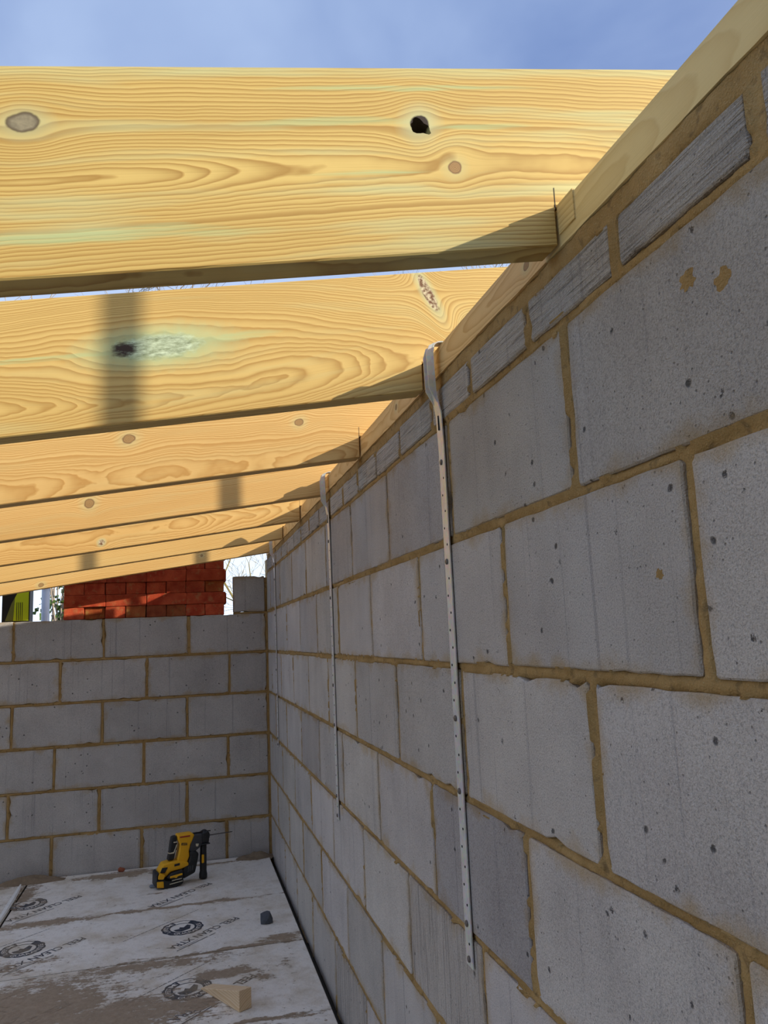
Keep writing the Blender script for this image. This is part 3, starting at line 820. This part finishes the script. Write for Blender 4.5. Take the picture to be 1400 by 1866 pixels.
for i, y in enumerate(JY):
    xl, xr = X_LEFT-0.25, 0.40
    ZB = 1.643+(0.004 if i == 0 else 0.0); DEP = {0: 0.2545, 1: 0.253, 5: 0.236}.get(i, 0.257); TH = 0.045 if i == 0 else 0.047
    xe = (PLATE_TOP+.0005-ZB)/SL
    poly = [(xl, zb(xl)), (-0.0035, zb(-0.0035)), (-0.0035, PLATE_TOP+.0005), (min(xe, xr), PLATE_TOP+.0005), (xr, max(zb(xr), PLATE_TOP+.0005)), (xr, zb(xr)+DEP), (xl, zb(xl)+DEP)]
    me = prism_mesh('roof_joist', poly, 0.0, TH, bev=0.002, seg=1)
    pith, fq, li, da, gr, dr = JLOOK[i]
    li = tuple(0.90*v for v in li); da = tuple(0.86*v for v in da)
    mat = wood_material('joist_timber', 1.7*i+0.6, SL, ZB, pith=pith, knots=KN[i], freq=fq, light=li, dark=da, green=gr, drift=dr)
    me.materials.append(mat)
    o = mesh_obj('roof_joist', me, None, None, (0, y, 0))
    tag(o, JLABEL[i], 'joist', 'roof joists resting on the wall plate')
    if i == 0:   # the dead knot has dropped out: a real hole
        bm = bmesh.new(); bmesh.ops.create_icosphere(bm, subdivisions=3, radius=1.0)
        for v in bm.verts:
            k = 1+0.18*math.sin(3*v.co.x+2*v.co.z)+0.1*math.sin(7*v.co.z)
            v.co = Vector((v.co.x*0.0125*k+0.003*v.co.z*-1, v.co.y*0.02, v.co.z*0.0105*k))
        cut = mesh_obj('cutter', bm_mesh('cutter', bm), None, None, (-0.183, y, 1.791))
        md = o.modifiers.new('knot_hole', 'BOOLEAN'); md.operation = 'DIFFERENCE'; md.object = cut; md.solver = 'EXACT'
        bpy.context.view_layer.update()
        dg = bpy.context.evaluated_depsgraph_get()
        nm = bpy.data.meshes.new_from_object(o.evaluated_get(dg)); o.modifiers.clear(); o.data = nm
        nm.name = 'roof_joist'; bpy.data.objects.remove(cut)
    if i in (0, 2, 4):
        mesh_obj('pencil_mark', box_mesh('pencil_mark', (-0.0040, -0.0004, PLATE_TOP-.004), (-0.0030, 0.001, PLATE_TOP+.026)), pencil, o)

# ---------------------------------------------------------------- galvanised restraint straps
def strap(y, z_end, label, seed):
    r = random.Random(seed)
    root = empty('restraint_strap', (0, y, z_end))
    tag(root, label, 'strap', 'galvanised straps fixed down the right-hand wall')
    w, t = 0.0305, 0.0022
    # centre line: flat on the wall, stands off past the plate, then hooks over its top
    path = [(-0.0035, z_end), (-0.0035, 1.20), (-0.004, 1.50), (-0.006, 1.565), (-0.013, 1.60), (-0.015, 1.66), (-0.015, 1.688)]
    for k in range(1, 7):
        a = math.pi/2*k/6; path.append((-0.015+0.016*(1-math.cos(a)), 1.688+0.016*math.sin(a)+0.0012))
    path += [(0.03, 1.7055), (0.085, 1.7045)]
    bm = bmesh.new(); prev = None
    for k, (x, z) in enumerate(path):
        a = path[max(k-1, 0)]; b = path[min(k+1, len(path)-1)]
        d = Vector((b[0]-a[0], 0, b[1]-a[1])).normalized(); nrm = Vector((-d.z, 0, d.x))
        p = Vector((x, 0, z-z_end))
        hw = w/2*(0.80 if 1.575 < z and k < len(path)-2 else 1.0)
        ring = [bm.verts.new(p+Vector((0, -hw, 0))+nrm*t/2), bm.verts.new(p+Vector((0, hw, 0))+nrm*t/2), bm.verts.new(p+Vector((0, hw, 0))-nrm*t/2), bm.verts.new(p+Vector((0, -hw, 0))-nrm*t/2)]
        if prev:
            for q in range(4): bm.faces.new((prev[q], prev[(q+1) % 4], ring[(q+1) % 4], ring[q]))
        else: bm.faces.new(ring[::-1])
        prev = ring
    bm.faces.new(prev)
    mesh_obj('band', bm_mesh('band', bm), M['galv'], root)
    # rolled stiffening lips on the bent head
    for s in (-1, 1):
        bm = bmesh.new()
        poly = [(-0.0055, 1.575-z_end), (-0.026, 1.612-z_end), (-0.028, 1.678-z_end), (-0.022, 1.697-z_end), (-0.010, 1.7035-z_end), (-0.0145, 1.68-z_end), (-0.0145, 1.60-z_end)]
        prism(bm, poly, s*0.0105-0.0011, s*0.0105+0.0011)
        mesh_obj('stiffening_lip', bm_mesh('lip', bm), M['galv'], root)
    # slots, punched holes and screws
    mesh_obj('slot', box_mesh('slot', (-0.0084, -0.0018, 1.535-z_end), (-0.0060, 0.0018, 1.563-z_end)), M['black_hole'], root)
    hole = tube_mesh('hole', [(-0.0003, 0, 0), (0.0003, 0, 0)], 0.0023, 8)
    scr = bmesh.new(); add_tube(scr, [(0.0004, 0, 0), (-0.0020, 0, 0), (-0.0030, 0, 0)], [0.0055, 0.0052, 0.0030], 10)
    scr = bm_mesh('screw', scr, True); scr.materials.append(M['screw']); hole.materials.append(M['black_hole'])
    z = 1.505; k = 0
    sc = {1, 7, 16, 20, 27} if z_end < .65 else {2}
    while z > z_end+0.02:
        if k in sc: mesh_obj('screw', scr, None, root, (-0.0050, 0.002, z-z_end))
        else: mesh_obj('punched_hole', hole, None, root, (-0.0049, 0.006 if k % 2 else -0.004, z-z_end))
        z -= 0.031; k += 1
    mesh_obj('screw', scr, None, root, (-0.0050, 0, 0.012))
    return root
strap(-3.212, 0.600, 'long galvanised strap nearest the camera, screwed down the block wall', 1)
strap(-2.030, 0.598, 'middle galvanised strap on the block wall, beside the fourth joist', 2)
strap(-0.435, 0.625, 'farthest galvanised strap, on the block wall close to the inner corner', 3)

# ---------------------------------------------------------------- bricks stacked on the far wall
def brick_mesh(L, Wd, H, seed):
    r = random.Random(seed)
    bm = bmesh.new(); add_box(bm, (-L/2, -Wd/2, 0), (L/2, Wd/2, H))
    bmesh.ops.bevel(bm, geom=bm.edges[:], offset=0.003, segments=1, affect='EDGES')
    for v in bm.verts: v.co += Vector((r.uniform(-.0012, .0012), r.uniform(-.0012, .0012), r.uniform(-.0006, .0006) if v.co.z > .03 else 0))
    return bm_mesh('red_brick', bm)
BM = [brick_mesh(0.2142, 0.1040, 0.0645, 40+k) for k in range(6)]
for m in BM: m.materials.append(M['brick'])
ordn = ['leftmost', 'second from left', 'third from left', 'fourth from left', 'fifth from left', 'sixth from left', 'seventh from left', 'rightmost']
ordn4 = ['leftmost', 'second from left', 'third from left', 'rightmost']
rown = ['bottom', 'second', 'third', 'fourth', 'fifth', 'sixth']
r = random.Random(77)
BX0, BY0, BZ0 = -1.098, 0.006, 1.3145
DOTTED = {(0, 1): (0.75, 1.2, .9), (0, 3): (0.72, 1.15, .9), (0, 4): (0.55, .8, .8), (0, 5): (0.6, .9, .8), (2, 7): (0.75, 1.1, .8), (2, 6): (.8, .8, .8)}
for row in range(6):
    z = BZ0+row*0.0653
    for c in range(4):
        x0 = BX0+c*0.2156-(0.0038 if c == 3 and row % 2 == 0 else 0.001 if c == 3 else 0)+r.uniform(-.0006, .0006)+(0.004 if row % 2 else 0)
        if row % 2 == 0:
            for k in range(2):
                idx = 2*c+k
                o = mesh_obj('red_brick', BM[r.randrange(6)], None, None, (x0+0.0535+k*0.1065, BY0+0.108+r.uniform(0, .006)+(0.014 if (row, idx) == (0, 1) else 0), z), (0, 0, math.pi/2+r.uniform(-.006, .006)))
                g = r.uniform(.8, 1.1); t = DOTTED.get((row, idx), (1, 1, 1)); o.color = (g*t[0], g*t[1], g*t[2], 1)
                tag(o, f'red brick end-on in the {rown[row]} row of the brick stack, {ordn[idx]}', 'brick', 'red bricks stacked on the far wall')
        else:
            for k in range(2):
                o = mesh_obj('red_brick', BM[r.randrange(6)], None, None, (x0+0.106+k*.010, BY0+0.054+k*0.108+r.uniform(-.004, .001), z), (0, 0, r.uniform(-.008, .008)))
                g = r.uniform(.85, 1.15); o.color = (g, g, g, 1)
                lab = f'red brick laid lengthways in the {rown[row]} row of the brick stack, {ordn4[c]}' if k == 0 else 'red brick lengthways at the hidden back of the brick stack'
                tag(o, lab, 'brick', 'red bricks stacked on the far wall' if k == 0 else 'hidden bricks at the back of the stack')

# ---------------------------------------------------------------- lime and black carton, grey tube
M['lime'] = plain('lime_print', (0.60, 0.72, 0.02), 0.45, 0, 0, .05)
M['olive'] = plain('olive_print', (0.20, 0.21, 0.05), 0.45, 0, 0, .05)
M['black_print'] = plain('black_print', (0.018, 0.017, 0.016), 0.45)
ct = empty('printed_carton', (-1.344, 0.10, 1.3145), 0.05)
tag(ct, 'black and lime green carton standing on the far wall, left of the bricks', 'carton')
mesh_obj('box_body', box_mesh('box_body', (-0.069, -0.05, 0), (0.069, 0.09, 0.21), .002), M['black_print'], ct)
mesh_obj('lime_panel', from_data('lime_panel', [(-0.012, -.0508, .006), (.063, -.0508, .006), (.063, -.0508, .205), (0.03, -.0508, .205), (-.006, -.0508, .13)], [(0, 1, 2, 3, 4)]), M['lime'], ct)
mesh_obj('olive_panel', from_data('olive_panel', [(-.052, -.0507, .006), (-.0125, -.0507, .006), (-.0065, -.0507, .13), (-.022, -.0507, .10)], [(0, 1, 2, 3)]), M['olive'], ct)
for k in range(4):
    mesh_obj('printed_stripe', box_mesh('printed_stripe', (0.003+k*.009, -.0512, .008), (0.0062+k*.009, -.0509, .105)), M['black_print'], ct)

M['tube'] = plain('grey_steel_tube', (0.60, 0.62, 0.65), 0.4, 0.35, 0, .08, 25)
sp = empty('scaffold_tube', (-1.238, 0.34, 0.0))
tag(sp, 'pale grey upright scaffold tube behind the far wall, left of the bricks', 'tube')
mesh_obj('pole', tube_mesh('pole', [(0, 0, -.02), (0, 0, 1.62)], 0.0225, 20), M['tube'], sp)
mesh_obj('collar', tube_mesh('collar', [(0, 0, 1.52), (0, 0, 1.56)], 0.028, 20), M['tube'], sp)

# scaffold standards outside the right-hand wall: out of the picture, their soft shadows fall across the joists
for k, (xs, ys) in enumerate(((-0.582, -3.118), (-0.320, -1.967), (-0.885, -0.805), (-0.372, -0.215))):
    x = 1.3
    st = mesh_obj('scaffold_tube', tube_mesh('pole', [(0, 0, -.1), (0, 0, 2.95)], 0.0205, 16), M['tube'], None, (x, ys-SUN_R*(x-xs), 0))
    tag(st, 'scaffold standard outside the right-hand wall, out of the picture', 'tube', 'scaffold standards beyond the right-hand wall')

# ---------------------------------------------------------------- cordless hammer drill
def yellow_mat():
    return plain('drill_yellow', (0.80, 0.40, 0.012), 0.42, 0, 0, .06, 60)
M['yel'] = yellow_mat(); M['blk'] = plain('drill_black', (0.022, 0.022, 0.022), 0.5, 0, 0.2, .2, 90)
M['dgrey'] = plain('drill_dark_grey', (0.06, 0.06, 0.062), 0.45, 0.2); M['steel'] = plain('drill_bit_steel', (0.14, 0.13, 0.12), 0.35, 0.85)
M['red'] = plain('drill_red', (0.35, 0.03, 0.02), .5); M['cream'] = plain('drill_pale_print', (0.62, 0.56, 0.40), .5)
K = 0.00035; KZ = 0.00032
def dp(pts): return [((x-500)*K, (885-y)*KZ) for x, y in pts]
dr = empty('hammer_drill', (-0.487, -0.372, FLOOR_Z), math.radians(14))
tag(dr, 'yellow and black cordless hammer drill with side handle standing on the boards', 'drill')
def dpart(name, pts, y0, y1, mat, bev=0.006, parent=dr, seg=3):
    return mesh_obj(name, prism_mesh(name, dp(pts), y0, y1, bev, seg, True if seg > 2 else False), M[mat], parent)
dpart('motor_housing', [(447,165),(650,165),(690,198),(662,270),(630,330),(608,420),(614,500),(585,570),(530,640),(440,650),(440,540),(470,400),(482,300),(452,240)], -0.029, 0.029, 'yel', .009)
gb = dpart('gearbox', [(650,200),(800,212),(800,345),(755,400),(700,440),(640,440),(612,420),(632,325)], -0.027, 0.028, 'dgrey', .008)
mo = dpart('motor_sleeve', [(612,430),(700,430),(745,480),(722,600),(690,745),(520,810),(505,690),(545,640),(600,565),(622,500)], -0.034, 0.032, 'blk', .010)
for k in range(3):
    dpart('cooling_vent', [(590+k*28,640-k*6),(606+k*28,636-k*6),(596+k*28,715-k*8),(580+k*28,719-k*8)], -0.0355, -0.032, 'dgrey', .0006, mo, 1)
dpart('gearbox_badge', [(700,330),(745,335),(735,375),(705,370)], -0.0285, -0.025, 'cream', .001, gb, 1)
dpart('battery_mount', [(250,545),(330,535),(445,530),(590,570),(600,620),(500,655),(345,672),(268,745),(172,735),(195,640)], -0.037, 0.034, 'yel', .008)
bt = dpart('battery', [(142,660),(180,640),(172,730),(268,752),(345,680),(505,655),(512,845),(400,890),(250,890),(138,850)], -0.052, 0.038, 'blk', .008)
dpart('battery_front', [(150,765),(238,772),(242,862),(150,846)], -0.0565, -0.045, 'yel', .003, bt)
dpart('battery_face', [(165,690),(188,650),(232,668),(262,690),(240,745),(166,735)], -0.0545, -0.045, 'yel', .003, bt)
dpart('battery_trim', [(325,718),(495,700),(495,726),(432,734),(412,756),(378,742),(325,744)], -0.0545, -0.050, 'yel', .001, bt, 1)
dpart('battery_trim', [(320,822),(498,806),(498,816),(320,834)], -0.0545, -0.050, 'cream', .0005, bt, 1)
dpart('battery_label', [(350,778),(485,768),(485,778),(350,788)], -0.0540, -0.050, 'cream', .0004, bt, 1)
dpart('latch_window', [(230,590),(305,595),(265,668),(200,655)], -0.0405, -0.034, 'blk', .002)
dpart('rear_grip', [(375,190),(440,178),(452,235),(428,290),(440,330),(405,520),(318,522),(345,395),(355,300)], -0.018, 0.018, 'blk', .008)
dpart('grip_trim', [(398,258),(440,262),(436,276),(398,274)], -0.0195, -0.015, 'cream', .0005, dr, 1)
dpart('grip_trim', [(320,398),(345,410),(398,405),(440,300),(447,308),(405,425),(345,425),(318,412)], -0.0195, -0.015, 'cream', .0005, dr, 1)
dpart('trigger', [(432,290),(455,285),(448,390),(420,400)], -0.010, 0.010, 'blk', .003)
nmp = dpart('name_plate', [(500,285),(580,295),(578,330),(498,320)], -0.0305, -0.027, 'blk', .0005, dr, 1)
dpart('name_plate', [(395,568),(470,562),(470,595),(395,600)], -0.0385, -0.035, 'blk', .0005, dr, 1)
dw = text_mesh('maker_name', 'DEWALT', 0.024, 0.007); dw.materials.append(M['yel'])
mesh_obj('maker_name', dw, None, nmp, ((508-500)*K, -0.0308, (885-318)*KZ), (math.pi/2, 0, 0))
dpart('warning_label', [(478,190),(620,190),(620,212),(478,210)], -0.0302, -0.027, 'red', .0005, dr, 1)
# nose, chuck, bit
def dtube(name, p0, p1, radii, mat, parent=dr, n=20, y=0.0):
    a = Vector(((p0[0]-500)*K, y, (885-p0[1])*KZ)); b = Vector(((p1[0]-500)*K, y, (885-p1[1])*KZ)); m = len(radii)
    return mesh_obj(name, tube_mesh(name, [a+(b-a)*i/(m-1) for i in range(m)], radii, n), M[mat], parent)
dtube('nose', (690,262), (850,262), [.026,.026,.024,.024], 'dgrey')
ck = dtube('chuck', (800,255), (915,255), [.026,.031,.031,.025,.012], 'blk')
dtube('drill_bit', (900,255), (1255,258), [.0028,.0026,.0024,.0016], 'steel', ck, 10)
dtube('depth_rod', (530,182), (925,182), [.0028,.0028], 'blk', dr, 8, -.012)
cl = dpart('handle_collar', [(765,345),(900,345),(905,362),(770,368)], -0.034, 0.030, 'blk', .002, dr, 1)
dpart('collar_clamp', [(790,200),(880,170),(895,220),(890,340),(800,345)], -0.030, 0.030, 'blk', .006)
sh = dtube('side_handle', (830,360), (824,868), [.015,.016,.0155,.0165,.0165,.0165,.017,.0165,.020,.0195], 'blk')
dpart('handle_insert', [(795,515),(830,515),(828,640),(793,640)], -0.0175, -0.010, 'yel', .002, sh, 1)

# ---------------------------------------------------------------- loose things on the floor
def rock(name, size, seed, mat, loc, rz=0, flat=0.55):
    r = random.Random(seed); bm = bmesh.new(); bmesh.ops.create_icosphere(bm, subdivisions=2, radius=1)
    pl = [(Vector((r.gauss(0, 1), r.gauss(0, 1), r.gauss(0, .7))).normalized(), r.uniform(.55, .85)) for _ in range(9)]
    for v in bm.verts:
        c = v.co
        for nn, d in pl:
            k = c.dot(nn)
            if k > d: c -= nn*(k-d)
        v.co = Vector((c.x*size[0], c.y*size[1], c.z*size[2]))
    zmin = min(v.co.z for v in bm.verts)
    for v in bm.verts: v.co.z = max(v.co.z, zmin*flat)
    zm = min(v.co.z for v in bm.verts)
    for v in bm.verts: v.co.z -= zm
    return mesh_obj(name, bm_mesh(name, bm), mat, None, loc, (0, 0, rz))
M['stone'] = plain('dark_stone', (0.075, 0.08, 0.09), 0.75, 0, .6, .3, 50)
M['redbit'] = plain('red_fragment', (0.33, 0.10, 0.05), 0.9, 0, .5, .2, 60)
M['bluegrey'] = plain('grey_scrap', (0.20, 0.22, 0.24), 0.8, 0, .4, .2, 60)
M['mud'] = plain('dried_mud', (0.22, 0.16, 0.10), 0.97, 0, .7, .3, 70)
tag(rock('stone', (.036, .030, .034), 5, M['stone'], (-0.140, -1.078, FLOOR_Z)), 'dark angular stone on the floor near the side wall', 'stone')
tag(rock('brick_fragment', (.020, .012, .018), 8, M['redbit'], (-0.781, -0.045, FLOOR_Z)), 'small red brick fragment at the foot of the far wall', 'fragment')
tag(rock('scrap', (.028, .016, .010), 12, M['bluegrey'], (-0.612, -0.395, FLOOR_Z)), 'small flat blue-grey scrap beside the drill battery', 'scrap')
# mortar droppings heaped against the wall foot
def heap(name, cx, cy, rx, ry, h, seed, label):
    n = 20; V, F = [], []
    for i in range(n+1):
        for j in range(n+1):
            u, v = i/n*2-1, j/n*2-1
            d = math.hypot(u, v); z = h*max(0, 1-d*d)*(0.75+.5*float(vnoise(u*3, v*3, seed)))-0.001
            V.append((u*rx, v*ry, z+0.0012*float(vnoise(u*14, v*14, seed+1))))
    for i in range(n):
        for j in range(n):
            a = i*(n+1)+j; F.append((a, a+n+1, a+n+2, a+1))
    F = [f for f in F if max(V[k][2] for k in f) > -0.0006]
    o = mesh_obj(name, from_data(name, V, F, True), M['mud'], None, (cx, cy, FLOOR_Z)); tag(o, label, 'mortar', None, 'stuff'); return o
heap('mortar_droppings', -1.22, -0.055, .17, .05, .035, 3, 'brown mortar droppings heaped at the foot of the far wall on the left')
heap('mortar_droppings', -0.10, -0.055, .10, .05, .030, 5, 'brown mortar droppings in the far corner of the floor')

# timber wedge
wd = from_data('timber_wedge', [(-.0225,0,0),(.0225,0,0),(.0225,.245,0),(-.0225,.245,0),(-.0225,0,.062),(.0225,0,.062),(.0225,.245,.004),(-.0225,.245,.004)],
               [(0,3,2,1),(4,5,6,7),(0,1,5,4),(1,2,6,5),(2,3,7,6),(3,0,4,7)])
bm = bmesh.new(); bm.from_mesh(wd); bmesh.ops.bevel(bm, geom=bm.edges[:], offset=.0012, segments=1, affect='EDGES'); wd = bm_mesh('timber_wedge', bm)
wo_ = mesh_obj('timber_wedge', wd, wood_material('wedge_timber', 2.2, 0, 0, pith=(0.05, -0.05), freq=140, light=(0.82, 0.63, 0.40), dark=(0.62, 0.40, 0.20), green=.03, along=1), None, (-0.284, -1.838, FLOOR_Z+.0005), (0, 0, math.atan2(0.115, 0.22)))
tag(wo_, 'pale sawn timber wedge lying on the floor boards in front', 'wedge')
# tapering whitish strip in the board joint
bm = bmesh.new()
add_tube(bm, [(0,0,0),(.006,-.10,.001),(.010,-.26,.002),(.012,-.45,.002),(.010,-.75,.001)], [.0035,.010,.013,.012,.008], 6)
for v in bm.verts: v.co.z = v.co.z*0.7+.009
so = mesh_obj('foam_strip', bm_mesh('foam_strip', bm), plain('dirty_white', (0.78, 0.75, 0.68), .85, 0, .4, .15), None, (-1.252, -0.112, FLOOR_Z))
tag(so, 'thin tapering dirty white strip lying in the left floor board joint', 'strip')

# small off-cuts left on the outer edge of the plate, only their shadows reach the picture
for k, (x, y, z, sx, sz) in enumerate(((0.075, -1.005, PLATE_TOP, .035, .062), (0.07, -3.32, PLATE_TOP, .02, .022))):
    o = rock('mortar_lump', (sx, .05, sz), 30+k, M['mud'], (x, y, z))
    tag(o, 'mortar lump left on top of the wall plate, ' + ('between the fifth and sixth joists' if k == 0 else 'beside the nearest strap'), 'mortar')

# ---------------------------------------------------------------- outdoors: ground, trees, ivy
def ground_mat():
    n = NT('rough_grass', 0.95, 0, .1); p = n.pos()
    n.color(n.mix(n.noise(p, 1.5, 4), (0.10, 0.13, 0.045), (0.22, 0.19, 0.10))); n.bump(n.noise(p, 30, 3), .5, .02); return n.m
gme = from_data('ground', [(-60,-60,-.13),(60,-60,-.13),(60,80,-.13),(-60,80,-.13)], [(0,1,2,3)])
gr = mesh_obj('ground', gme, ground_mat()); tag(gr, kind='structure')
M['bark'] = plain('bare_bark', (0.23, 0.17, 0.115), 0.95, 0, .6, .35, 30)
M['bark_pale'] = plain('sunlit_pale_bark', (0.36, 0.30, 0.24), 0.95, 0, .6, .3, 30)  # paler bark, with the look of sunlight put into its colour
M['bark_moss'] = plain('mossy_bark', (0.24, 0.19, 0.07), 0.95, 0, .6, .35, 30)
def tree(base, height, seed, label, mat, spread=0.55, depth=6, trunk=0.14):
    r = random.Random(seed); root = empty('bare_tree', base); tag(root, label, 'tree', 'bare trees beyond the far wall')
    tb = bmesh.new(); bb = bmesh.new(); tw = 0.0025 if height < 8 else 0.005
    def grow(p, d, L, rad, lev, bm):
        pts = [p]; rs = [rad]; q = p.copy(); dd = d.copy(); n = 3
        for i in range(n):
            dd = (dd+Vector((r.gauss(0, .13), r.gauss(0, .13), r.gauss(0.02, .10)))).normalized()
            q = q+dd*L/n; pts.append(q.copy()); rs.append(max(tw, rad*(1-.35*(i+1)/n)))
        add_tube(bm, pts, rs, 7 if lev == 0 else 5 if lev < 3 else 3, lev == 0)
        if lev >= depth: return
        kids = 3 if lev < 5 else 2+(r.random() < .6)
        for k in range(kids):
            ax = Vector((r.gauss(0, 1), r.gauss(0, 1), r.gauss(0, .5))).normalized()
            nd = (dd+ax*spread*r.uniform(.7, 1.35)+Vector((0, 0, .08))).normalized()
            st = pts[-1] if k < 2 else pts[r.choice((1, 2))]
            grow(st, nd, L*r.uniform(.62, .82), rs[-1]*r.uniform(.55, .78), lev+1, bb)
    grow(Vector((0, 0, 0)), Vector((r.gauss(0, .05), r.gauss(0, .05), 1)), height*0.27, trunk, 0, tb)
    mesh_obj('trunk', bm_mesh('trunk', tb, True), mat, root); mesh_obj('branches', bm_mesh('branches', bb), mat, root)
tree((-3.5, 11.5, -.13), 12.8, 2, 'bare winter tree seen behind the carton and scaffold tube', M['bark_pale'], .62, 6, .16)
tree((0.95, 6.2, -.13), 5.2, 3, 'small bare tree seen through the gap right of the bricks', M['bark_moss'], .72, 6, .05)
tree((8.2, 17.0, -.13), 17.5, 4, 'tall bare winter tree beyond the inner wall corner', M['bark_pale'], .6, 6, .18)
tree((-1.6, 24.0, -.13), 21.5, 6, 'bare winter tree showing its twig tips between the two nearest joists', M['bark'], .6, 6, .25)

# ivy bush
M['ivy'] = plain('ivy_leaf', (0.07, 0.13, 0.03), 0.45, 0, 0, .5, 20)
iv = empty('ivy_bush', (-1.22, 0.95, -.13)); tag(iv, 'dark leafy ivy bush between the scaffold tube and the bricks', 'bush')
r = random.Random(15); bs = bmesh.new(); V, F = [], []
for k in range(36):
    a = r.uniform(0, 6.28); p0 = Vector((r.uniform(-.1, .1), r.uniform(-.1, .1), 0)); p3 = Vector((r.uniform(-.11, .17), r.uniform(-.2, .25), r.uniform(1.35, 1.95)))
    mid = (p0+p3)/2+Vector((r.uniform(-.12, .12), r.uniform(-.12, .12), 0)); add_tube(bs, [p0, mid, p3], [.011, .008, .004], 4, False)
    for t in range(34):
        q = mid+(p3-mid)*r.uniform(0, 1.0)+Vector((r.gauss(0, .05), r.gauss(0, .05), r.gauss(0, .04)))
        ax = Vector((r.gauss(0, 1), r.gauss(0, 1), r.gauss(.3, .6))).normalized(); u = ax.orthogonal().normalized(); w = ax.cross(u); s = r.uniform(.018, .034)
        b = len(V); V += [q, q+u*s*.6+w*s*.55+ax*.004, q+u*s*1.5, q+u*s*.6-w*s*.55+ax*.004]; F.append((b, b+1, b+2, b+3))
mesh_obj('stems', bm_mesh('stems', bs), M['bark_pale'], iv)
lv = mesh_obj('foliage', from_data('foliage', V, F), M['ivy'], iv); lv['kind'] = 'stuff'
